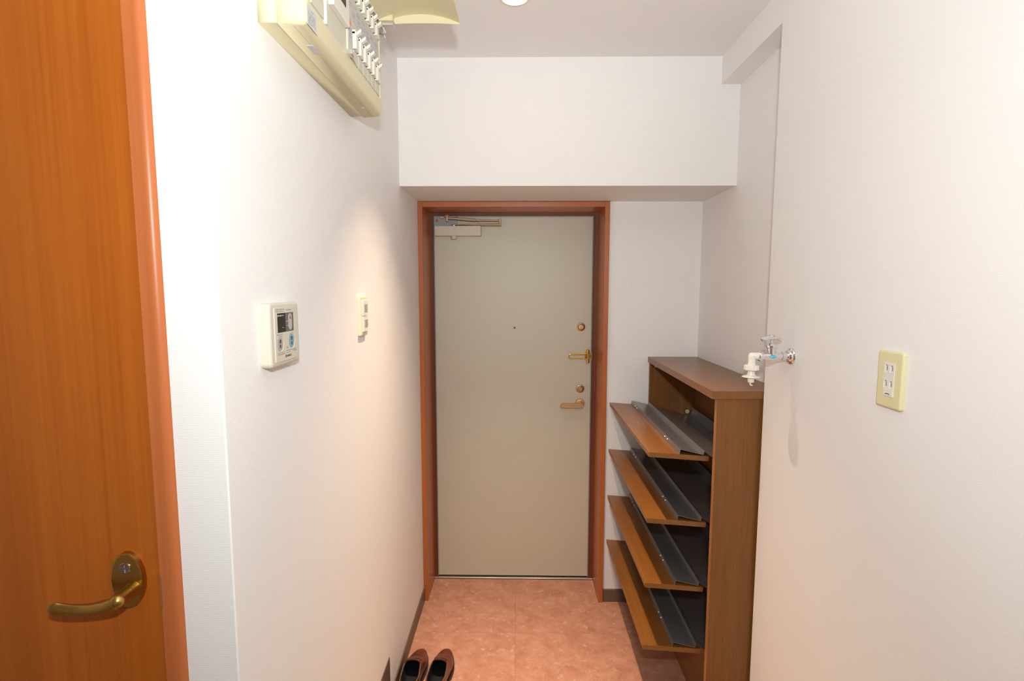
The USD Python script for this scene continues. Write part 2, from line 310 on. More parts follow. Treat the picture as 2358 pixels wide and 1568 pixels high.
wr = wr + box((0.793, -1.6, 2.4005), (0.97, 2.169, CEIL))
solid('wall_right', wr, M_WALL, 'white wall on the right with faucet and power outlet', 'wall', ST)
solid('wall_niche', box((0.8685, 1.690, -0.05), (0.97, 2.90, 2.4005)), M_WALL, 'set-back white wall behind the shoe cabinet', 'wall', ST, smooth=False)
wf = box((-1.75, 0.845, 0.0), (-0.590, 0.945, CEIL)) - box((-1.40, 0.80, -0.1), (-0.5899, 1.0, 2.19))
solid('wall_front', wf, M_WALL, 'white wall around the orange wooden door', 'wall', ST, smooth=False)
solid('wall_side', box((-1.85, -1.6, 0.0), (-1.75, 0.945, CEIL)), M_WALL, 'white wall of the hall, out of view on the left', 'wall', ST, smooth=False)
solid('wall_rear', box((-1.85, -1.7, 0.0), (0.97, -1.6, CEIL)), M_WALL, 'white wall behind the camera', 'wall', ST, smooth=False)
DLX, DLY = -0.0185, 1.741
ce = box((-1.85, -1.7, CEIL), (0.97, 2.90, CEIL + 0.12)) - cyl((DLX, DLY, CEIL - 0.01), (DLX, DLY, CEIL + 0.108), 0.0431, n=48)
solid('ceiling', ce, M_CEIL, 'plain off-white ceiling', 'ceiling', ST, smooth=False)
# baseboards
solid('baseboard_left', box((XL - 0.002, 1.801, 0.0), (XL + 0.006, 2.5415, 0.071), 0.001), M_BASEBOARD, 'brown baseboard along the left wall beside the tiles', 'baseboard', ST)
solid('baseboard_hall', box((XL - 0.002, 0.85, 0.091), (XL + 0.003, 1.838, 0.218), 0.0005) , M_BASEBOARD, 'brown baseboard of the raised hall floor, left wall', 'baseboard', ST)
solid('baseboard_back', box((0.4277, D - 0.009, 0.0), (0.632, D + 0.002, 0.066), 0.002), M_BASEBOARD, 'short brown baseboard right of the entrance door', 'baseboard', ST)

# entrance door casing
t1 = thing('trim_1', 'orange-brown wooden casing around the grey entrance door', 'door casing', (-0.03, 2.6, 0), ST)
part(t1, 'stile', box((-0.4885, 2.541, 0.0), (-0.4660, 2.752, 2.0082), 0.0012), M_ENTRY_WOOD)
part(t1, 'stile', box((0.4040, 2.541, 0.0), (0.4275, 2.752, 2.0082), 0.0012), M_ENTRY_WOOD)
part(t1, 'head', box((-0.4660, 2.5412, 1.9835), (0.4040, 2.752, 2.0082), 0.0012), M_ENTRY_WOOD_H)
# orange door casing
t2 = thing('trim_2', 'orange wooden casing beside the orange door', 'door casing', (-0.59, 0.84, 0.15), ST)
pf = [(-0.6085, 0.900), (-0.6085, 0.8345), (-0.6075, 0.8335), (-0.5885, 0.8335), (-0.5840, 0.8345), (-0.5795, 0.8375), (-0.5770, 0.8420), (-0.5765, 0.846), (-0.5765, 0.900)]
part(t2, 'stile', hull([(x, y, z) for x, y in pf for z in (0.15, 2.20)]) - box((-0.59, 0.8452, 0), (-0.5, 1, 3)), M_CASE_WOOD)
part(t2, 'head', box((-1.40, 0.8335, 2.168), (-0.6085, 0.90, 2.20), 0.002), M_CASE_WOOD)

# ------------------------------------------------------------------ entrance door
d1 = thing('door_1', 'grey-beige steel entrance door with brass-coloured handle and closer', 'door', (-0.033, 2.78, 0), ST)
YF = 2.765
part(d1, 'leaf', box((-0.4455, YF, 0.013), (0.3775, YF + 0.04, 1.9665), 0.0015), M_LEAF)
part(d1, 'gasket', box((-0.4492, YF + 0.004, 0.009), (0.3812, YF + 0.03, 1.9710)) - box((-0.4457, YF - 0.01, 0.005), (0.3777, YF + 0.05, 1.9667)), M_GASKET, smooth=False)
fr = box((-0.4662, 2.750, 0.0), (0.4042, 2.83, 1.9837)) - box((-0.4545, 2.70, -0.1), (0.3880, 2.90, 1.9755))
fr2 = box((-0.4600, 2.757, 0.0), (0.3950, 2.83, 1.9800)) - box((-0.4490, 2.70, -0.1), (0.3810, 2.90, 1.9708))
part(d1, 'door_frame', fr + fr2, M_FRAME, smooth=False)
part(d1, 'door_sill', box((-0.4662, 2.7485, 0.0), (0.4042, 2.84, 0.0088), 0.0012), M_SILL)
part(d1, 'outer_backing', box((-0.47, 2.806, -0.05), (0.42, 2.88, 2.0)), M_GASKET, smooth=False)
# peephole
ph = part(d1, 'peephole', onback(lathe([(0, 0), (0.0078, 0), (0.0078, 0.002), (0.0062, 0.0035), (0.0045, 0.0036), (0.0042, 0.0022), (0, 0.0020)], 24), -0.0274, 1.3912, YF), M_GASKET)
part(ph, 'lens', onback(lathe([(0, 0.0018), (0.0040, 0.0018), (0.0030, 0.0026), (0, 0.0030)], 20), -0.0274, 1.3912, YF), M_BLACK)
# two thumb turns
for zz in (1.3964, 1.0665):
    b = part(d1, 'thumb_turn', onback(lathe([(0, 0), (0.0222, 0), (0.0222, 0.004), (0.0205, 0.0065), (0.0165, 0.0080), (0.0150, 0.0125), (0.0120, 0.0145), (0, 0.0148)], 36), 0.3230, zz, YF), M_CHAMP2)
    kn = loft([[(0.0045 * w * math.cos(a), 0.0115 * h_ * math.sin(a), z) for a in 2 * np.pi * np.arange(20) / 20] for z, w, h_ in ((0.013, 1, 1), (0.020, 1.0, 1.0), (0.026, 0.85, 0.95), (0.0285, 0.5, 0.8))])
    part(b, 'thumb_knob', onback(kn, 0.3235, zz, YF), M_CHAMP)
# lever handle
r = part(d1, 'lever_rose', onback(lathe([(0, 0), (0.0245, 0), (0.0245, 0.006), (0.0225, 0.0085), (0.0130, 0.0095), (0.0115, 0.015), (0.0105, 0.038), (0, 0.038)], 40), 0.3227, 0.988, YF), M_CHAMP)
lv = hull([(x + 0.0135 * math.cos(a), 0.9834 + 0.0138 * math.sin(a), y) for x in (0.2282, 0.3268) for a in 2 * np.pi * np.arange(24) / 24 for y in (0,)] +
          [(x + 0.0118 * math.cos(a), 0.9834 + 0.0120 * math.sin(a), y) for x in (0.2282, 0.3268) for a in 2 * np.pi * np.arange(24) / 24 for y in (-0.0045, 0.0045)])
lvm = tri(lv); lvm.vertices = np.stack([lvm.vertices[:, 0], 2.7205 + lvm.vertices[:, 2], lvm.vertices[:, 1]], 1); lvm.invert()
part(d1, 'lever', lvm, M_CHAMP, label='flat lever of the entrance door')
# door guard: U-shaped bar on a hinged bracket
GZ, GY = 1.2436, 2.738
bar_pts = [(0.352, GY, GZ + 0.0150), (0.343, GY, GZ + 0.0125), (0.336, GY, GZ + 0.0100)] + [(0.268 + 0.0100 * math.cos(a), GY, GZ + 0.0100 * math.sin(a)) for a in np.linspace(math.pi / 2, 1.5 * math.pi, 11)] + [(0.336, GY, GZ - 0.0100), (0.343, GY, GZ - 0.0125), (0.352, GY, GZ - 0.0150)]
gd = part(d1, 'door_guard', sweep(bar_pts, 0.0026, 0.0034, (0, 1, 0), 12), M_BRASS, label='U-shaped brass door guard')
part(gd, 'guard_hub', [tri(box((0.350, GY - 0.004, GZ - 0.017), (0.366, GY + 0.012, GZ + 0.017), 0.002)),
     tri(cyl((0.3585, GY + 0.003, GZ - 0.034), (0.3585, GY + 0.003, GZ - 0.016), 0.0085)), tri(cyl((0.3585, GY + 0.003, GZ + 0.016), (0.3585, GY + 0.003, GZ + 0.034), 0.0085)),
     tri(box((0.364, GY + 0.004, GZ - 0.0045), (0.384, GY + 0.010, GZ + 0.0045), 0.001))], M_BRASS)
part(gd, 'guard_plate', box((0.3760, GY - 0.002, GZ - 0.026), (0.3825, GY + 0.014, GZ + 0.026), 0.001), M_BRASS)
for s in (-1, 1): part(gd, 'guard_screw', cyl((0.3585, GY + 0.003, GZ + s * 0.0355), (0.3585, GY + 0.003, GZ + s * 0.0335), 0.0055), M_SATIN)
part(gd, 'guard_base', box((0.3450, YF - 0.018, GZ - 0.020), (0.3690, YF + 0.0005, GZ + 0.020), 0.003), M_BRASS)
# door closer
dc = part(d1, 'door_closer', box((-0.4380, 2.720, 1.8655), (-0.2000, YF + 0.0005, 1.9165), 0.0025), M_CLOSER, label='beige door closer body with folded arm')
part(dc, 'closer_base', box((-0.4455, 2.757, 1.9160), (-0.3240, YF + 0.0003, 1.9660), 0.001), M_GREYPLATE)
part(dc, 'closer_knob', place(lathe([(0, 0), (0.0145, 0), (0.0160, -0.004), (0.0160, -0.013), (0.0135, -0.0165), (0, -0.0170)][::-1], 32), (-0.3405, 2.738, 1.8662), (1, 0, 0), (0, 1, 0), (0, 0, 1)), M_CLOSER)
part(dc, 'spindle', cyl((-0.3400, 2.738, 1.9160), (-0.3400, 2.738, 1.9210), 0.0120), M_SATIN)
part(dc, 'lower_arm', sweep([(-0.3500, 2.735, 1.9228), (-0.33, 2.733, 1.9228), (-0.25, 2.725, 1.9220), (-0.15, 2.712, 1.9210), (-0.0960, 2.700, 1.9208)], [0.0025, 0.003, 0.0035, 0.0055, 0.0065], [0.010, 0.012, 0.010, 0.009, 0.009], (0, 0, 1), 14), M_CLOSER_ARM)
part(dc, 'elbow_joint', [tri(cyl((-0.1010, 2.700, 1.9150), (-0.1010, 2.700, 1.9500), 0.0055)), tri(cyl((-0.1010, 2.700, 1.9330), (-0.1010, 2.700, 1.9470), 0.0072))], M_CLOSER_ARM)
part(dc, 'upper_arm', [sweep([(-0.3660, 2.716, 1.9535), (-0.345, 2.714, 1.9530), (-0.29, 2.708, 1.9485), (-0.2290, 2.703, 1.9432)], [0.0050, 0.0058, 0.0065, 0.0064], [0.007, 0.007, 0.007, 0.007], (0, 0, 1), 14),
     sweep([(-0.2320, 2.703, 1.9432), (-0.18, 2.702, 1.9420), (-0.1010, 2.700, 1.9400)], [0.0044, 0.0040, 0.0036], None, (0, 0, 1), 12), tri(cyl((-0.2140, 2.7025, 1.9430), (-0.2090, 2.7025, 1.9426), 0.0064))], M_CLOSER_ARM)
part(dc, 'arm_bracket', [tri(cyl((-0.3720, 2.716, 1.9370), (-0.3720, 2.716, 1.9660), 0.0062)), lathe([(0, 1.9610), (0.011, 1.9610), (0.012, 1.9640), (0.009, 1.9690), (0, 1.9700)], 24).apply_translation((-0.3720, 2.716, 0)),
     tri(box((-0.3980, 2.715, 1.9605), (-0.3200, 2.752, 1.9640), 0.001)), tri(box((-0.4100, 2.735, 1.9560), (-0.3900, 2.752, 1.9640), 0.001))], M_CLOSER_ARM)
lab = onback(plate(0.0118, 0.0150, 0.0004, 0.0005, 0.0001), -0.4307, 1.9470, 2.7571)
part(dc, 'maker_mark', lab, M_RED, smooth=False, label='small red square mark on grey closer plate')
rng = random.Random(3)
part(dc, 'maker_print', onback([tri(x) for x in textrow(-0.4210, 1.9480, 0.040, 0.0035, rng)] + [tri(x) for x in strokes([(.2, .1, .2, .9), (.2, .9, .8, .1), (.8, .1, .8, .9)], -0.4345, 1.9425, 0.008, 0.0009, 0.0006)], 0, 0, 2.7570), M_INKSOFT, smooth=False, kind='stuff')

# ------------------------------------------------------------------ orange hall door
d2 = thing('door_2', 'orange wood-veneer hall door with antique brass lever handle', 'door', (-1.0, 0.87, 0.15), ST)
Y2 = 0.8430
part(d2, 'leaf', box((-1.395, Y2, 0.158), (-0.6065, Y2 + 0.036, 2.160), 0.001), M_DOOR_WOOD)
part(d2, 'strike_plate', hull([(x, y, z) for x, y in ((-0.6068, 0.8329), (-0.6052, 0.8329), (-0.6068, 0.845), (-0.6052, 0.845)) for z in (1.055, 1.113)] + [(-0.606, 0.8329, 1.116), (-0.606, 0.845, 1.116)]), M_SATIN, smooth=False)
PX, PZ = -0.6655, 1.1050
rose = ell(0.0285, 0.0490, 0.0090, 0, 0, 0, 0.003, 56)
ro = part(d2, 'handle_rose', onback(rose, PX, PZ, Y2), M_ANTIQUE, label='oval antique brass backplate')
lk = part(ro, 'privacy_lock', onback(lathe([(0, 0.0085), (0.0100, 0.0085), (0.0100, 0.0100), (0.0088, 0.0108), (0, 0.0108)], 32), PX - 0.0005, PZ + 0.0225, Y2), M_LOCK)
part(ro, 'lock_slot', onback([tri(bar(0.0002, -0.0072, 0.0, -0.0015, 0.0014, 0.0006, 0.0106)), tri(bar(-0.0004, 0.0020, 0.0002, 0.0060, 0.0009, 0.0006, 0.0106))], PX, PZ + 0.0225, Y2), M_GREYPLATE, smooth=False, kind='stuff')
for s in (-1, 1): part(ro, 'lock_recess', onback(ell(0.0022, 0.0022, 0.0006, s * 0.0062, 0.0005, 0.0104), PX, PZ + 0.0225, Y2), M_BLUE, smooth=False)
NX, NZ = -0.6540, 1.0915
part(d2, 'lever_collar', onback(lathe([(0, 0.008), (0.0140, 0.008), (0.0128, 0.012), (0.0120, 0.020), (0.0118, 0.0215), (0.0108, 0.022), (0, 0.022)], 36), NX, NZ, Y2), M_ANTIQUE)
part(d2, 'lever_neck', place(lathe([(0, 0), (0.0112, 0), (0.0117, 0.0008), (0.0119, 0.0180)] + [(0.0120 * math.cos(t), 0.0220 + 0.0120 * math.sin(t)) for t in np.linspace(0, math.pi / 2, 10)][:-1] + [(0, 0.0340)], 36), (NX, Y2 - 0.0222, NZ), (1, 0, 0), (0, 0, 1), (0, -1, 0)), M_ANTIQUE)
lp = spline([(-0.6475, 0.7990, 1.0905), (-0.6530, 0.7978, 1.0895), (-0.6620, 0.7958, 1.0868), (-0.6792, 0.7955, 1.0824), (-0.6981, 0.7960, 1.0784), (-0.7137, 0.7960, 1.0769), (-0.7291, 0.7950, 1.0771), (-0.7444, 0.7930, 1.0795), (-0.7550, 0.7905, 1.0832), (-0.7625, 0.7885, 1.0868)], 70)
u = np.linspace(0, 1, 70)
endcap = np.sqrt(np.clip(1 - (np.clip(u - 0.90, 0, 1) / 0.1005) ** 2, 0.004, 1)) * np.sqrt(np.clip(1 - (np.clip(0.09 - u, 0, 1) / 0.0905) ** 2, 0.004, 1))
rz = np.interp(u, [0, 0.10, 0.25, 0.45, 0.7, 0.9, 1.0], [0.0105, 0.0112, 0.0104, 0.0094, 0.0102, 0.0106, 0.0100]) * endcap
ry = np.interp(u, [0, 0.10, 0.25, 0.45, 0.7, 0.9, 1.0], [0.0100, 0.0105, 0.0098, 0.0080, 0.0064, 0.0048, 0.0040]) * endcap
part(d2, 'lever', sweep(lp, rz, ry, (0, 0, 1), 24), M_ANTIQUE, smooth=50, label='curved antique brass lever')

# ================================================================== SHOE CABINET
sc = thing('shoe_cabinet', 'oak-brown shoe cabinet with four flaps folded open, in the niche on the right', 'shoe cabinet', (0.75, 2.12, 0))
part(sc, 'top_board', box((0.6280, 1.693, 1.2395), (0.8675, 2.5550, 1.2666), 0.0012), M_CAB_L)
part(sc, 'side_panel', box((0.6490, 1.703, 0.0), (0.8672, 1.7225, 1.2397), 0.0008), M_CAB_V)
part(sc, 'side_panel', box((0.6345, 2.5365, 0.0), (0.8672, 2.5550, 1.2397), 0.0008), M_CAB_V)
part(sc, 'edge_band', [tri(box((0.6484, 1.7035, 0.0), (0.6492, 1.7220, 1.2393)))], M_EDGE, smooth=False)
part(sc, 'back_panel', box((0.8610, 1.722, 0.0), (0.8672, 2.537, 1.2397)), M_CAB_V, smooth=False)
part(sc, 'plinth', box((0.6850, 1.7225, 0.0), (0.7000, 2.5365, 0.300)), M_CAB_L, smooth=False)
YA, YB = 1.748, 2.531
def prism(prof, ya, yb):
    """closed (x, z) outline along y"""
    cs = m3.CrossSection([[(x, z) for x, z in prof]])
    if cs.area() <= 0: cs = m3.CrossSection([[(x, z) for x, z in prof[::-1]]])
    t = tri(Manifold.extrude(cs, yb - ya)); v = t.vertices; t.vertices = np.stack([v[:, 0], ya + v[:, 2], v[:, 1]], 1); t.invert()
    if t.volume < 0: t.invert()
    return t
def sheet(line, th):
    """a bent sheet's outline: the centre line thickened downwards"""
    p = np.array(line, float); n = []
    for i in range(len(p)):
        t = p[min(i + 1, len(p) - 1)] - p[max(i - 1, 0)]; t /= np.linalg.norm(t); n.append((t[1], -t[0]))
    return [tuple(a) for a in p] + [tuple(a) for a in (p + th * np.array(n))[::-1]]
for k, (x0, z0) in enumerate(((0.4410, 1.0435), (0.4405, 0.8090), (0.4395, 0.5735), (0.4385, 0.3425))):
    sl = -0.070
    door = [(x0, z0), (x0 + 0.205, z0 + 0.205 * sl), (x0 + 0.205 - 0.001, z0 + 0.205 * sl - 0.0165), (x0 + 0.0012, z0 - 0.0165)]
    where = ('top', 'second', 'third', 'lowest')[k]
    f = part(sc, 'flap', prism(door, YA, YB), M_CAB_L, smooth=20, label=f'{where} flap, folded open with a grey steel shoe tray')
    L = [(0.1045, -0.0070), (0.1088, 0.0098), (0.1860, -0.0080), (0.1900, 0.0042), (0.2120, -0.0135), (0.2600, -0.0270), (0.3300, -0.0470), (0.3740, -0.0585), (0.3900, -0.0590), (0.3990, -0.0200)]
    part(f, 'steel_tray', prism(sheet([(x0 + a, z0 + b) for a, b in L], 0.0011), YA + 0.001, YB - 0.002), M_TRAY, smooth=False)
    # bright rivets through the tray lip, in two pairs, and a screw in the board
    for yy in (2.443, 2.405, 1.936, 1.902):
        part(f, 'tray_rivet', cyl((x0 + 0.1040, yy, z0 + 0.0022), (x0 + 0.1070, yy, z0 + 0.0014), 0.0026, n=14), M_PRINTW, smooth=False)
    part(f, 'board_screw', cyl((x0 + 0.0535, 2.150, z0 - 0.0045), (x0 + 0.0535, 2.150, z0 - 0.0022), 0.0036, n=18), M_SATIN)
    for yy, s in ((2.5365, -1), (1.7225, 1)):
        part(sc, 'bumper_knob', place(lathe([(0, 0), (0.0055, 0), (0.0055, 0.006), (0.0100, 0.0075), (0.0100, 0.0120), (0.0085, 0.0135), (0, 0.0135)], 24), (0.8200, yy, z0 - 0.042), (1, 0, 0), (0, 0, 1), (0, s, 0)), M_KNOB)
part(sc, 'bumper_knob', place(lathe([(0, 0), (0.0060, 0), (0.0060, 0.008), (0.0092, 0.010), (0.0092, 0.015), (0.0078, 0.0165), (0, 0.0165)], 24), (0.6560, 2.497, 1.2396), (1, 0, 0), (0, -1, 0), (0, 0, -1)), M_KNOB)

# ================================================================== BREAKER PANEL
bp = thing('breaker_panel', 'cream plastic breaker panel with its cover folded up, high on the left wall', 'breaker panel', (XL, 1.29, 2.09))
ZB, ZT, BY0, BY1 = 2.0885, 2.372, 1.019, 1.5640
def lbox(x0, x1, y0, y1, z0, z1, r):
    return hull([(x, y, z) for x in (x0,) for y in (y0, y1) for z in (z0, z1)] +
                [(x1 - r + r * math.cos(a) * math.cos(b), (y0 + r if sy < 0 else y1 - r) + sy * r * math.cos(a) * math.sin(b), (z0 + r if sz < 0 else z1 - r) + sz * r * math.sin(a))
                 for sy in (-1, 1) for sz in (-1, 1) for a in np.linspace(0, math.pi / 2, 5) for b in np.linspace(0, math.pi / 2, 5)])
part(bp, 'back_box', lbox(XL - 0.001, -0.4490, BY0 + 0.003, BY1 - 0.003, ZB + 0.002, ZT - 0.002, 0.003), M_PANELW)
XF = -0.3970
front = lbox(-0.4515, XF, BY0, BY1, ZB, ZT, 0.012)
IN_Y0, IN_Y1, IN_Z0, IN_Z1 = 1.042, 1.5460, 2.1330, 2.3520
front = front - box((XF - 0.0060, IN_Y0, IN_Z0), (XF + 0.02, IN_Y1, IN_Z1))
part(bp, 'front_frame', front, M_PANELW)
part(bp, 'frame_seam', [tri(box((-0.4250, BY0 + 0.012, ZB - 0.0003), (-0.4243, BY1 - 0.012, ZB + 0.001)))], M_STICKER, smooth=False)
part(bp, 'vent_tab', [tri(box((-0.4330, 1.110, ZB - 0.0008), (-0.4200, 1.150, ZB + 0.002), 0.0004))], M_LABEL, smooth=False)
part(bp, 'vent_tab', [tri(box((-0.4330, 1.478, ZB - 0.0008), (-0.4240, 1.496, ZB + 0.002), 0.0004))], M_LABEL, smooth=False)
XI = XF - 0.0060
part(bp, 'inner_panel', box((XI - 0.002, IN_Y0 + 0.001, IN_Z0 + 0.001), (XI + 0.0030, IN_Y1 - 0.001, IN_Z1 - 0.001), 0.0006), M_PANELIN)
XI += 0.0030
def onface(m, y, z, x=None): return onleft(m, y, z, XI if x is None else x)
# left zone cover lines, white ridge, main breaker
part(bp, 'blank_cover', onface(plate(0.066, 0.205, 0.0030, 0.002, 0.001), 1.082, 2.2425), M_PANELIN)
for b in (-0.075, -0.055): part(bp, 'cover_line', onface(bar(-0.028, b, 0.028, b, 0.0010, 0.0003, 0.0030), 1.082, 2.2425), M_STICKER, smooth=False)
part(bp, 'ridge', box((XI - 0.001, 1.1200, IN_Z0 + 0.002), (XI + 0.0060, 1.1245, IN_Z1 - 0.002), 0.0008), M_BREAK)
mb = part(bp, 'main_breaker', box((XI - 0.001, 1.150, 2.1880), (XI + 0.0120, 1.2520, 2.3480), 0.0015), M_BREAK)
part(mb, 'window', box((XI + 0.0105, 1.165, 2.2190), (XI + 0.0128, 1.2270, 2.3300), 0.0004), M_BLACK)
part(mb, 'switch_lever', box((XI + 0.0120, 1.183, 2.2500), (XI + 0.0230, 1.2100, 2.2900), 0.002), M_BREAK)
# warning strip
ws = part(bp, 'warning_strip', box((XI - 0.0005, 1.2600, IN_Z0 + 0.004), (XI + 0.0040, 1.2950, 2.3400), 0.0008), M_PANELIN)
part(ws, 'caution_label', onface(plate(0.026, 0.098, 0.0004, 0.001, 0.0001), 1.2780, 2.2180, XI + 0.0040), M_LABEL, smooth=False)
part(ws, 'warning_triangle', onface(hull([(-0.008, -0.007, 0.0004), (0.008, -0.007, 0.0004), (0, 0.009, 0.0004), (-0.008, -0.007, 0.0008), (0.008, -0.007, 0.0008), (0, 0.009, 0.0008)]), 1.2790, 2.2150, XI + 0.0040), M_ORANGE, smooth=False)
rows = []
for q, zz in enumerate((0.040, 0.034, -0.018, -0.024, -0.030, -0.036)):
    rows += [onface(x, 1.2780, 2.2180, XI + 0.0044) for x in textrow(-0.010, zz, 0.020, 0.0030, rng)]
part(ws, 'caution_print', rows, M_INKSOFT, smooth=False, kind='stuff')
# two rows of branch breakers with the schedule label between them
def breaker(yc, z0, z1):
    b = part(bp, 'branch_breaker', [tri(box((XI - 0.001, yc - 0.0140, z0), (XI + 0.0100, yc - 0.0010, z1), 0.0012)), tri(box((XI - 0.001, yc + 0.0002, z0), (XI + 0.0080, yc + 0.0135, z1), 0.0012)), tri(box((XI - 0.001, yc - 0.0140, z1 - 0.006), (XI + 0.0080, yc + 0.0135, z1 + 0.004), 0.001))], M_BREAK)
    part(b, 'toggle', hull([(XI + x, yc + y, z1 + z) for y in (-0.0055, 0.0055) for x, z in ((0.007, -0.0075), (0.007, 0.0005), (0.0195, 0.0020), (0.0195, 0.0075), (0.0185, 0.0085))]), M_BREAK)
    part(b, 'toggle_mark', box((XI + 0.0192, yc - 0.0020, z1 + 0.0034), (XI + 0.0199, yc + 0.0020, z1 + 0.0058)), M_INKSOFT, smooth=False)
    part(b, 'slot', box((XI + 0.0002, yc - 0.0168, z0 + 0.002), (XI + 0.0012, yc - 0.0143, z1 - 0.004)), M_INK, smooth=False)
for k in range(6):
    breaker(1.3185 + 0.0385 * k, 2.1670, 2.2060)
    breaker(1.3185 + 0.0385 * k, 2.2850, 2.3160)
lb = part(bp, 'circuit_label', box((XI - 0.0005, 1.3010, 2.2350), (XI + 0.0016, 1.5400, 2.2740), 0.0005), M_LABEL, smooth=False)
rows = []
for q in range(6):
    for zz in (2.266, 2.260, 2.250, 2.244):
        if rng.random() < 0.75: rows += [onface(x, 0, 0, XI + 0.0016) for x in textrow(1.306 + 0.0385 * q, zz, 0.024, 0.0026, rng)]
part(lb, 'circuit_print', rows, M_INKSOFT, smooth=False, kind='stuff')
for k in range(6):
    part(bp, 'blank_cap', box((XI - 0.0005, 1.3045 + 0.0385 * k, 2.1360), (XI + 0.0030, 1.3405 + 0.0385 * k, 2.1640), 0.0008), M_PANELIN)
# sticker on the frame
sk = part(bp, 'frame_sticker', onleft(plate(0.046, 0.036, 0.0005, 0.001, 0.0002), 1.0470, 2.1080, XF - 0.0001), M_LABEL, smooth=False)
rows = []
for q, zz in enumerate((0.012, 0.006, 0.002, -0.002, -0.006, -0.010, -0.014)):
    rows += [onleft(x, 1.0470, 2.1080, XF + 0.0004) for x in textrow(-0.018 if q else -0.004, zz, (0.012, 0.036, 0.034, 0.036, 0.034, 0.036, 0.018)[q], 0.0024, rng)]
part(sk, 'sticker_print', rows, M_INKSOFT, smooth=False, kind='stuff')
# catch on the lower edge
ct = part(bp, 'cover_catch', box((XF - 0.004, 1.2560, 2.1330), (XF + 0.0100, 1.2760, 2.1460), 0.002), M_CHROME)
part(ct, 'catch_arm', sweep([(XF + 0.004, 1.270, 2.136), (XF + 0.006, 1.290, 2.132), (XF + 0.004, 1.312, 2.129)], 0.0018, None, (0, 0, 1), 8), M_CHROME)
# cover, folded up on its hinge: a bowed shell with end walls
CX0, CX1, CZ = -0.3960, -0.1720, 2.3420
def arc(x, hgt): 
    s = (x - CX0) / (CX1 - CX0); return hgt * (1 - (2 * s - 1) ** 2)
xs = np.linspace(CX0, CX1, 25)
outer = [(x, CZ + 0.0045 + arc(x, 0.0265)) for x in xs]; inner = [(x, CZ + arc(x, 0.0245)) for x in xs]
cv = [prism(outer + inner[::-1], BY0, BY1 - 0.006)]
for ya in (BY0, BY1 - 0.008):
    cv.append(prism([(x, CZ + 0.001 + arc(x, 0.026)) for x in xs] + [(x, CZ - 0.0035 + arc(x, 0.004)) for x in xs[::-1]], ya, ya + 0.0025))
cov = part(bp, 'cover', cv, M_PANELW, smooth=35, label='bowed cream cover of the panel, folded up')
part(cov, 'cover_rib', box((-0.3960, 1.535, CZ - 0.001), (-0.3560, 1.552, CZ + 0.014), 0.001), M_PANELW)
hg = part(bp, 'cover_hinge', box((-0.3965, 1.5420, 2.3300), (-0.3540, 1.5560, 2.3420), 0.0015), M_SATIN, label='metal hinge arm of the cover')
part(hg, 'hinge_link', [tri(box((-0.3990, 1.5430, 2.3080), (-0.3860, 1.5530, 2.3340), 0.0015)), tri(cyl((-0.3910, 1.540, 2.3130), (-0.3910, 1.556, 2.3130), 0.0070)), tri(cyl((-0.3845, 1.5400, 2.3060), (-0.3845, 1.5560, 2.3060), 0.0030))], M_CHROME)
part(hg, 'hinge_bolt', cyl((-0.3840, 1.5380, 2.3200), (-0.3840, 1.5570, 2.3200), 0.0040), M_CHROME)

# ================================================================== WALL CONTROLS
wc = thing('wall_controller', 'cream water-heater remote control with small dark display, on the left wall', 'remote control', (XL, 1.037, 1.508))
RY, RZ, RW, RH = 1.0365, 1.5085, 0.1290, 0.1235
body = plate(RW, RH, 0.0210, 0.010, 0.006)
part(wc, 'body', onleft(body, RY, RZ), M_REMOTE)
XR = XL + 0.0210
face = plate(0.0960, 0.1060, 0.0016, 0.003, 0.0008)
face = face - box((-0.0365, 0.0042, -0.01), (0.0375, 0.0420, 0.02)) - ell(0.0140, 0.0162, 0.03, -0.0270, -0.0175, -0.01) - ell(0.0140, 0.0162, 0.03, 0.0240, -0.0155, -0.01)
FYc = 1.0365
part(wc, 'face_plate', onleft(face, FYc, RZ, XR), M_REMOTE)
dsp = part(wc, 'display', onleft(plate(0.0735, 0.0375, 0.0006, 0.001, 0.0002, 0.0005, 0.0231), FYc, RZ, XR), M_SCREEN)
part(dsp, 'display_film', onleft(box((0.0005, 0.0046, 0.0006), (0.0370, 0.0416, 0.0009)), FYc, RZ, XR), M_SCREENG, smooth=False)
part(dsp, 'display_print', onleft([tri(x) for x in textrow(-0.034, 0.0372, 0.030, 0.0034, rng, 0.0006)] + [tri(x) for x in textrow(0.003, 0.025, 0.010, 0.002, rng, 0.0009)] + [tri(x) for x in textrow(0.004, 0.016, 0.008, 0.002, rng, 0.0009)] + [tri(bar(-0.014, 0.0135, -0.009, 0.0135, 0.0012, 0.0003, 0.0006))], FYc, RZ, XR), M_STICKER, smooth=False, kind='stuff')
part(dsp, 'display_sticker', onleft(hull([(0.0205 + 0.0078 * math.cos(a), 0.0235 + s * 0.0090 + 0.0078 * math.sin(a), z) for s in (-1, 1) for a in 2 * np.pi * np.arange(20) / 20 for z in (0.0008, 0.0014)]), FYc, RZ, XR), M_STICKER, smooth=False)
part(dsp, 'red_mark', onleft([tri(hull([(0.0172, 0.0292, z) for z in (0.0013, 0.0018)] + [(0.0242, 0.0292, z) for z in (0.0013, 0.0018)] + [(0.0207, 0.0368, z) for z in (0.0013, 0.0018)]))], FYc, RZ, XR), M_RED, smooth=False)
def knob(name, cx, cy_2, mtl):
    b_ = part(wc, name, onleft(ell(0.0125, 0.0142, 0.0012, cx, cy_2, 0, 0.0006), FYc, RZ, XR), mtl)
    return b_
b1 = knob('button', -0.0270, -0.0175, M_BTN_G)
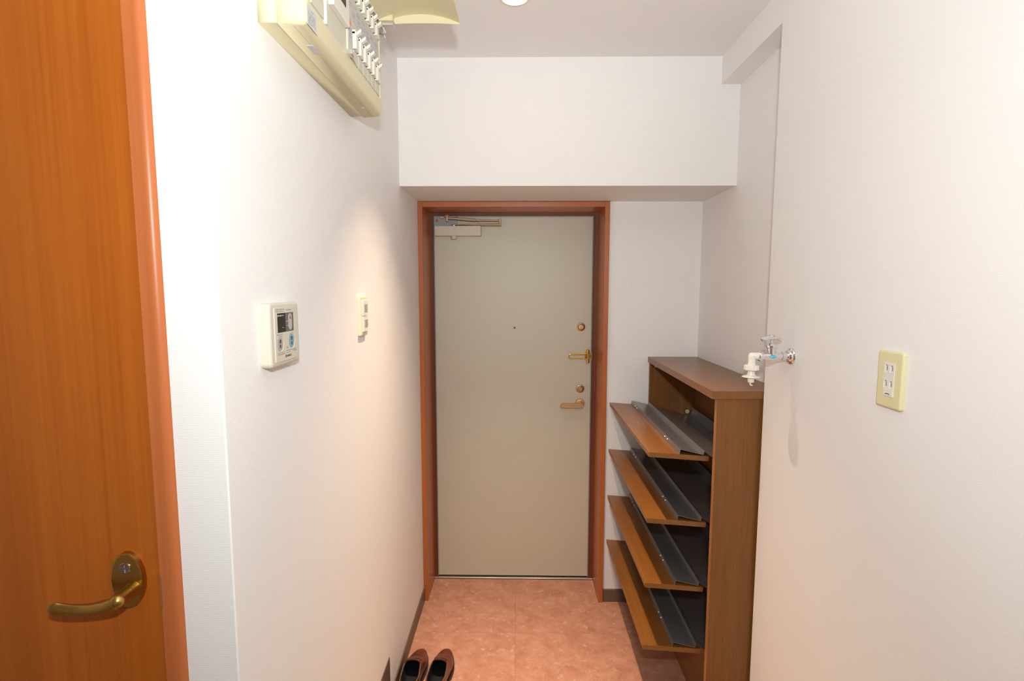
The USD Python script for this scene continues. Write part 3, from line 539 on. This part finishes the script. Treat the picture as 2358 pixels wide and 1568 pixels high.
part(b1, 'button_print', onleft([tri(x) for x in strokes(G_UN, -0.0309, -0.0164, 0.0078, 0.0008, 0.0003, 0.0012) + strokes(G_TEN, -0.0309, -0.0262, 0.0078, 0.0008, 0.0003, 0.0012)], FYc, RZ, XR), M_INK, smooth=False, kind='stuff')
b2 = knob('button', 0.0240, -0.0155, M_BTN_B)
part(b2, 'button_print', onleft([tri(x) for x in strokes(G_YUU, 0.0201, -0.0144, 0.0078, 0.0008, 0.0003, 0.0012) + strokes(G_SEN, 0.0201, -0.0242, 0.0078, 0.0008, 0.0003, 0.0012)], FYc, RZ, XR), M_INK, smooth=False, kind='stuff')
pr = []
for x, y, w_, h_ in ((-0.042, 0.0495, 0.036, 0.0026), (0.002, 0.0475, 0.026, 0.0026), (-0.042, 0.0458, 0.034, 0.0022), (-0.041, 0.0006, 0.026, 0.0024), (-0.040, -0.0345, 0.030, 0.0020), (-0.040, -0.0380, 0.032, 0.0026), (-0.003, -0.0275, 0.012, 0.0036), (-0.004, -0.0335, 0.048, 0.0022), (-0.003, -0.0375, 0.018, 0.0022), (0.030, -0.0365, 0.014, 0.0022)):
    pr += [tri(q) for q in textrow(x, y, w_, h_, rng, 0.0016)]
part(wc, 'face_print', onleft(pr, FYc, RZ, XR), M_INKSOFT, smooth=False, kind='stuff')
part(wc, 'maker_name', onleft([lettering('NORITZ', 0.0036, 0.0002, -0.0460, 0.0016), tri(box((-0.0072, -0.0465, 0.0016), (-0.0022, -0.0415, 0.0019)) - box((-0.0060, -0.0455, 0.001), (-0.0034, -0.0440, 0.003)) )], FYc, RZ, XR), M_INK, smooth=False, kind='stuff')

sw = thing('light_switch', 'narrow ivory light switch with two rockers, on the left wall nearer the entrance door', 'light switch', (XL, 1.604, 1.514))
SY, SZ = 1.6065, 1.5140
part(sw, 'plate', onleft(plate(0.0720, 0.1210, 0.0100, 0.006, 0.0045), SY, SZ), M_IVORY)
part(sw, 'mounting_frame', onleft(plate(0.0460, 0.1000, 0.0006, 0.001, 0.0002), SY, SZ, XL + 0.0100), M_WHITE)
for s, sg in ((0.0243, 1), (-0.0243, -1)):
    rk = hull([(x, s + y, z) for x in (-0.0215, 0.0215) for y, z in ((-0.0232, 0.0), (0.0232, 0.0), (-0.0232, 0.0040), (0.0232, 0.0052))])
    rkp = part(sw, 'rocker', onleft(rk, SY, SZ, XL + 0.0104), M_WHITE)
    part(rkp, 'name_window', onleft(hull([(x, s - sg * 0.001 + y, z) for x in (-0.0120, 0.0190) for y, z in ((-0.0120, 0.003), (0.0120, 0.003), (-0.0120, 0.0047), (0.0120, 0.0053))]), SY, SZ, XL + 0.0104), M_SWWIN, smooth=False)

ol = thing('power_outlet', 'ivory double power outlet with white insert, on the right wall', 'power outlet', (0.793, 1.111, 1.407))
OY, OZ = 1.1115, 1.4070
part(ol, 'plate', onright(plate(0.0760, 0.1220, 0.0085, 0.006, 0.0045), OY, OZ), M_IVORY2)
ins = plate(0.0320, 0.0720, 0.0014, 0.0008, 0.0004)
for yy in (0.0235, -0.0100):
    for xx in (-0.0078, 0.0078):
        ins = ins - hull([(xx + a * 0.0048, yy + b * 0.0072, z) for a in (-1, 1) for b in (-1, 1) for z in (0.0004,)] + [(xx + a * 0.0058, yy + b * 0.0082, 0.0030) for a in (-1, 1) for b in (-1, 1)])
part(ol, 'insert', onright(ins, OY, OZ, 0.793 - 0.0085), M_WHITE, smooth=False)
for yy in (0.0235, -0.0100):
    for xx in (-0.0078, 0.0078):
        part(ol, 'slot', onright([tri(bar(xx + 0.0012, yy - 0.0042, xx + 0.0012, yy + 0.0050, 0.0013, 0.0003, 0.0003)), tri(bar(xx - 0.0035, yy + 0.0066, xx + 0.0012, yy + 0.0066, 0.0009, 0.0003, 0.0003))], OY, OZ, 0.793 - 0.0085), M_HOLE, smooth=False)
part(ol, 'earth_lid', onright(plate(0.0270, 0.0130, 0.0010, 0.001, 0.0003, 0, -0.0270, 0.0010), OY, OZ, 0.793 - 0.0085), M_WHITE)
part(ol, 'lid_notch', onright([tri(bar(-0.0060, -0.0310, -0.0020, -0.0297, 0.0016, 0.0003, 0.0020)), tri(bar(-0.0020, -0.0297, 0.0030, -0.0297, 0.0016, 0.0003, 0.0020)), tri(bar(0.0030, -0.0297, 0.0065, -0.0308, 0.0016, 0.0003, 0.0020))], OY, OZ, 0.793 - 0.0085), M_HOLE, smooth=False, kind='stuff')

# ================================================================== FAUCET
fc = thing('washing_machine_faucet', 'chrome wall faucet with white plastic elbow and hose nozzle, on the right wall', 'faucet', (0.793, 1.5282, 1.4034))
FY, FZ = 1.5282, 1.4034
def alongx(prof, n=40): return place(lathe(prof, n), (0.793, FY, FZ), (0, 1, 0), (0, 0, 1), (-1, 0, 0))
part(fc, 'escutcheon', alongx([(0, -0.001), (0.0245, -0.001), (0.0245, 0.003), (0.0225, 0.0065), (0.0185, 0.009), (0.0165, 0.0130), (0.0140, 0.0150), (0, 0.0150)], 48), M_CHROME)
part(fc, 'body', alongx([(0, 0.010), (0.0105, 0.010), (0.0105, 0.0260), (0.0120, 0.0262), (0.0120, 0.0295), (0.0100, 0.0300), (0.0100, 0.0400), (0.0115, 0.0500), (0.0125, 0.0600), (0.0115, 0.0720), (0.0095, 0.0800), (0.0095, 0.0880), (0, 0.0880)]), M_CHROME)
part(fc, 'lock_nut', alongx([(0, 0.0860), (0.0120, 0.0860), (0.0148, 0.0880), (0.0148, 0.0960), (0.0130, 0.0985), (0, 0.0985)], 10), M_CHROME, smooth=40)
BX = 0.7335
def upz(prof, x=BX, n=36): return place(lathe(prof, n), (x, FY, 0), (1, 0, 0), (0, 1, 0), (0, 0, 1))
part(fc, 'bonnet', upz([(0, 1.4030), (0.0125, 1.4030), (0.0118, 1.4140), (0.0122, 1.4260), (0.0152, 1.4280), (0.0152, 1.4350), (0.0120, 1.4390), (0.0080, 1.4415), (0.0055, 1.4420), (0, 1.4420)]), M_CHROME)
part(fc, 'stem', upz([(0, 1.4400), (0.0048, 1.4400), (0.0048, 1.4530), (0, 1.4530)]), M_SATIN)
hd = part(fc, 'tee_handle', sweep([(BX - 0.0330, FY - 0.006, 1.4515), (BX - 0.0310, FY - 0.0058, 1.4530), (BX - 0.0150, FY - 0.003, 1.4560), (BX, FY, 1.4570), (BX + 0.0150, FY + 0.003, 1.4560), (BX + 0.0280, FY + 0.0058, 1.4520), (BX + 0.0300, FY + 0.006, 1.4510)], [0.0040, 0.0060, 0.0065, 0.0068, 0.0065, 0.0058, 0.0040], [0.004, 0.0070, 0.0080, 0.0090, 0.0080, 0.0070, 0.004], (0, 0, 1), 20), M_CHROME, smooth=60)
part(hd, 'handle_cap', upz([(0, 1.4560), (0.0085, 1.4560), (0.0085, 1.4635), (0.0070, 1.4655), (0, 1.4658)]), M_SATIN)
stx = ell(0.0095, 0.0046, 0.0008, 0, 0, 0, 0.0002, 28)
def onpipe(m, x=0.7330, z=FZ - 0.0005): return place(m, (x, FY - 0.0121, z), (1, 0, 0), (0, 0.12, 0.99), (0, -0.99, 0.12))
ss = part(fc, 'water_saver_sticker', onpipe(stx), M_TEAL, smooth=False, label='oval teal sticker with white characters')
gl = []
for q, G in enumerate((G_SETSU, G_MIZU, G_KO, G_MA)):
    gl += [tri(x) for x in strokes(G, -0.0078 + 0.0040 * q, -0.0018, 0.0034, 0.0005, 0.0003, 0.0008)]
part(ss, 'sticker_characters', onpipe(gl), M_PRINTW, smooth=False, kind='stuff')
EX = 0.6780
ball = trimesh.creation.icosphere(3, 0.0103); ball.apply_translation((EX, FY, FZ))
elb = cyl((0.6975, FY, FZ), (EX, FY, FZ), 0.0103, n=36) + cyl((EX, FY, FZ), (EX, FY, 1.3740), 0.0103, n=36) + hull(ball.vertices)
part(fc, 'elbow', elb, M_PIPE, smooth=40)
part(fc, 'elbow_band', upz([(0, 1.3790), (0.0112, 1.3790), (0.0112, 1.3755), (0, 1.3755)][::-1], EX), M_PIPE)
nut = []
ang = np.linspace(0, 2 * np.pi, 49)[:-1]
nut = loft([[(EX + (0.0200 + (0.0012 if (k // 2) % 2 else 0)) * sc_ * math.cos(a), FY + (0.0200 + (0.0012 if (k // 2) % 2 else 0)) * sc_ * math.sin(a), z) for k, a in enumerate(ang)] for z, sc_ in ((1.3765, 0.90), (1.3755, 0.98), (1.3640, 1.0), (1.3625, 0.94))])
part(fc, 'ribbed_nut', nut, M_PIPE, smooth=25)
part(fc, 'nozzle', upz([(0, 1.3640), (0.0098, 1.3640), (0.0100, 1.3520), (0.0125, 1.3470), (0, 1.3460)][::-1], EX), M_PIPE)
part(fc, 'nozzle_flange', place(lathe([(0, 1.3470), (0.0130, 1.3468), (0.0250, 1.3430), (0.0255, 1.3418), (0.0130, 1.3425), (0, 1.3425)][::-1], 44), (EX, FY, 0), (1, 0, 0), (0, 1, 0), (0, 0, 1)), M_PIPE)
part(fc, 'hose_tip', upz([(0, 1.3430), (0.0088, 1.3430), (0.0092, 1.3395), (0.0090, 1.3270), (0.0078, 1.3255), (0, 1.3255)][::-1], EX), M_PIPE)
part(fc, 'stopper_hook', sweep(spline([(EX - 0.0010, FY - 0.002, 1.3265), (EX - 0.0025, FY - 0.002, 1.3215), (EX - 0.0005, FY - 0.002, 1.3178), (EX + 0.0045, FY - 0.002, 1.3180)], 12), np.linspace(0.0026, 0.0016, 12), None, (0, 1, 0), 10), M_PIPE)

# ================================================================== DOWNLIGHT
cl = thing('ceiling_light', 'round recessed ceiling downlight, lit, at the top edge of the view', 'ceiling light', (DLX, DLY, CEIL))
part(cl, 'trim_ring', lathe([(0.0385, CEIL + 0.1075), (0.0385, CEIL - 0.001), (0.0405, CEIL - 0.0040), (0.0450, CEIL - 0.0040), (0.0485, CEIL - 0.0015), (0.0488, CEIL + 0.0005), (0.0430, CEIL + 0.0005), (0.0430, CEIL + 0.1075), (0.0385, CEIL + 0.1075)][::-1], 56).apply_translation((DLX, DLY, 0)), M_TRIM)
part(cl, 'bulb', lathe([(0, CEIL + 0.0950), (0.022, CEIL + 0.0965), (0.034, CEIL + 0.0995), (0.0382, CEIL + 0.1040), (0.0382, CEIL + 0.106), (0, CEIL + 0.106)][::-1], 40).apply_translation((DLX, DLY, 0)), M_LAMP)

# ================================================================== SHOES
def shoe(label, x, ytoe, yaw, mirror):
    """a leather derby shoe; local frame: toe tip at the origin, pointing +y, heel at y = -LEN; mirror = +1 right foot, -1 left foot"""
    LEN = 0.288
    s_k = [0.0, 0.012, 0.045, 0.09, 0.135, 0.228, 0.31, 0.40, 0.52, 0.64, 0.78, 0.90, 0.965, 1.0]
    lat = [0.0030, 0.0105, 0.0185, 0.0265, 0.0320, 0.0395, 0.0445, 0.0460, 0.0430, 0.0395, 0.0385, 0.0340, 0.0220, 0.005]   # outer side
    med = [0.0030, 0.0105, 0.0185, 0.0255, 0.0300, 0.0365, 0.0395, 0.0390, 0.0355, 0.0345, 0.0365, 0.0330, 0.0215, 0.005]   # inner side
    top = [0.0240, 0.0290, 0.0350, 0.0390, 0.0420, 0.0490, 0.0580, 0.0700, 0.0890, 0.1120, 0.1180, 0.1150, 0.1080, 0.100]
    def outline(s): return np.interp(s, s_k, lat), np.interp(s, s_k, med), np.interp(s, s_k, top)
    def body(shrink, floor, lift):
        rings = []
        for s in np.linspace(0.0 + 0.006, 1.0 - 0.004, 46):
            a, b, t = outline(s); a, b, t = max(a - shrink, 0.0012), max(b - shrink, 0.0012), max(t - shrink * 1.3, floor + 0.004)
            yy = -LEN * (0.02 + 0.96 * s if shrink > 0.001 else s)
            ring = []
            for ang in 2 * np.pi * np.arange(36) / 36:
                c, q = math.cos(ang), math.sin(ang); e = 0.62
                w = (a if c * mirror > 0 else b)
                zc = floor + (t - floor) * 0.34
                zz = zc + (math.copysign(abs(q) ** e, q)) * ((t - zc) if q > 0 else (zc - floor))
                ring.append((math.copysign(abs(c) ** 0.72, c) * w, yy, zz))
            rings.append(ring)
        return loft(rings)
    def solidify(t):
        t = trimesh.Trimesh(t.vertices, t.faces, process=True); return Manifold(m3.Mesh(np.asarray(t.vertices, np.float32), np.asarray(t.faces, np.uint32)))
    out, inn = solidify(body(0.0, 0.012, 0)), solidify(body(0.0028, 0.016, 0))
    # collar: everything behind the throat above a gently sloping plane is cut open
    y_throat = -0.166
    cut = hull([(sx * 0.2, y, z) for sx in (-1, 1) for y, z in ((y_throat, 0.0840), (y_throat, 0.3), (-0.225, 0.0720), (-LEN - 0.05, 0.0880), (-LEN - 0.05, 0.3))])
    upper = (out - cut) - inn
    c_, s2 = math.cos(math.radians(yaw)), math.sin(math.radians(yaw))
    def put(m): return place(m, (x, ytoe, 0), (c_, -s2, 0), (s2, c_, 0), (0, 0, 1))
    p = thing('dress_shoe', label, 'shoe', (x, ytoe - 0.14, 0), group='pair of brown dress shoes')
    part(p, 'upper', put(upper), M_LEATHER, smooth=40)
    part(p, 'lining', put((inn - cut) - solidify(body(0.0046, 0.020, 0))), M_LINING, smooth=40)
    ol_ = [(mirror * (outline(s)[0] + 0.0035), -LEN * s + (0.003 if s < 0.02 else 0)) for s in np.linspace(0, 1, 40)]
    ol2 = [(-mirror * (outline(s)[1] + 0.0035), -LEN * s + (0.003 if s < 0.02 else 0)) for s in np.linspace(1, 0, 40)]
    cs = m3.CrossSection([ol_ + ol2])
    if cs.area() < 1e-6: cs = m3.CrossSection([(ol_ + ol2)[::-1]])
    part(p, 'sole', put(Manifold.extrude(cs, 0.0075).translate((0, 0, 0.0075))), M_SOLE, smooth=30)
    heel = cs ^ m3.CrossSection([[(-0.1, -LEN - 0.05), (0.1, -LEN - 0.05), (0.1, -LEN + 0.075), (-0.1, -LEN + 0.075)]])
    ball = cs ^ m3.CrossSection([[(-0.1, -0.15), (0.1, -0.15), (0.1, 0.01), (-0.1, 0.01)]])
    part(p, 'heel', put(Manifold.extrude(heel, 0.0076)), M_SOLE, smooth=30)
    part(p, 'outsole', put(Manifold.extrude(ball, 0.0076)), M_SOLE, smooth=30)
    # points on the outer surface, for seams, collar binding and laces
    tm = tri(out)
    def surf(px, py):
        s = min(max(-py / LEN, 0.0), 1.0); a, b, t = outline(s); w = a if px * mirror > 0 else b
        zc = 0.012 + (t - 0.012) * 0.34; c = min(abs(px) / max(w, 1e-4), 0.985) ** (1 / 0.72); q = math.sqrt(1 - c * c)
        return (px, py, zc + q ** 0.62 * (t - zc))
    def line(pts, rr, mtl, name):
        part(p, name, put(sweep([np.add(surf(a, b), (0, 0, rr * 0.35)) for a, b in pts], rr, None, (0, 0, 1), 8)), mtl, smooth=60)
    for off, rr, mtl, nm in ((0.0, 0.0012, M_LACE, 'vamp_seam'), (-0.0035, 0.0006, M_WELT, 'vamp_stitching')):
        line([(u_, -0.094 + off - 9.0 * (u_ + mirror * 0.004) ** 2) for u_ in np.linspace(-0.034, 0.040, 25) * mirror], rr, mtl, nm)
    # collar binding: follows the cut rim
    rim = []
    for s, sg in [(q, 1) for q in np.linspace(0.585, 0.99, 30)] + [(q, -1) for q in np.linspace(0.99, 0.585, 30)]:
        a, b, t = outline(s); w = a if sg * mirror > 0 else b; yy = -LEN * s
        zp = 0.0840 + (yy - y_throat) / (-0.225 - y_throat) * (0.0720 - 0.0840) if yy > -0.225 else 0.0720 + (yy + 0.225) / (-LEN - 0.05 + 0.225) * 0.0160
        zc = 0.012 + (t - 0.012) * 0.34; q_ = min(max((zp - zc) / (t - zc), 0.0), 0.999) ** (1 / 0.62); c = math.sqrt(1 - q_ * q_)
        rim.append((sg * w * c ** 0.72 * 0.985, yy, zp + 0.0003))
    part(p, 'collar_binding', put(sweep(rim, 0.0020, None, (0, 0, 1), 8)), M_WELT, smooth=60)
    # lace stays: dark folds running round the throat, and three laces crossing them
    for k in range(2):
        line([(0.030 * math.sin(t), -0.150 + 0.012 * k + (0.018 + 0.004 * k) * math.cos(t) - 0.012) for t in np.linspace(-1.1, 1.35, 16) * mirror], 0.0014, M_LACE, 'facing_seam')
    for k, yy in enumerate((-0.126, -0.136)):
        line([(mirror * u_, yy - 0.35 * abs(u_)) for u_ in np.linspace(-0.004, 0.024, 9)], 0.0017, M_LACE, 'lace')
    return p
shoe('brown leather dress shoe beside the left baseboard, the left one of the pair', -0.4225, 2.1475, 2.0, -1)
shoe('brown leather dress shoe away from the baseboard, the right one of the pair', -0.3130, 2.1495, 4.0, 1)
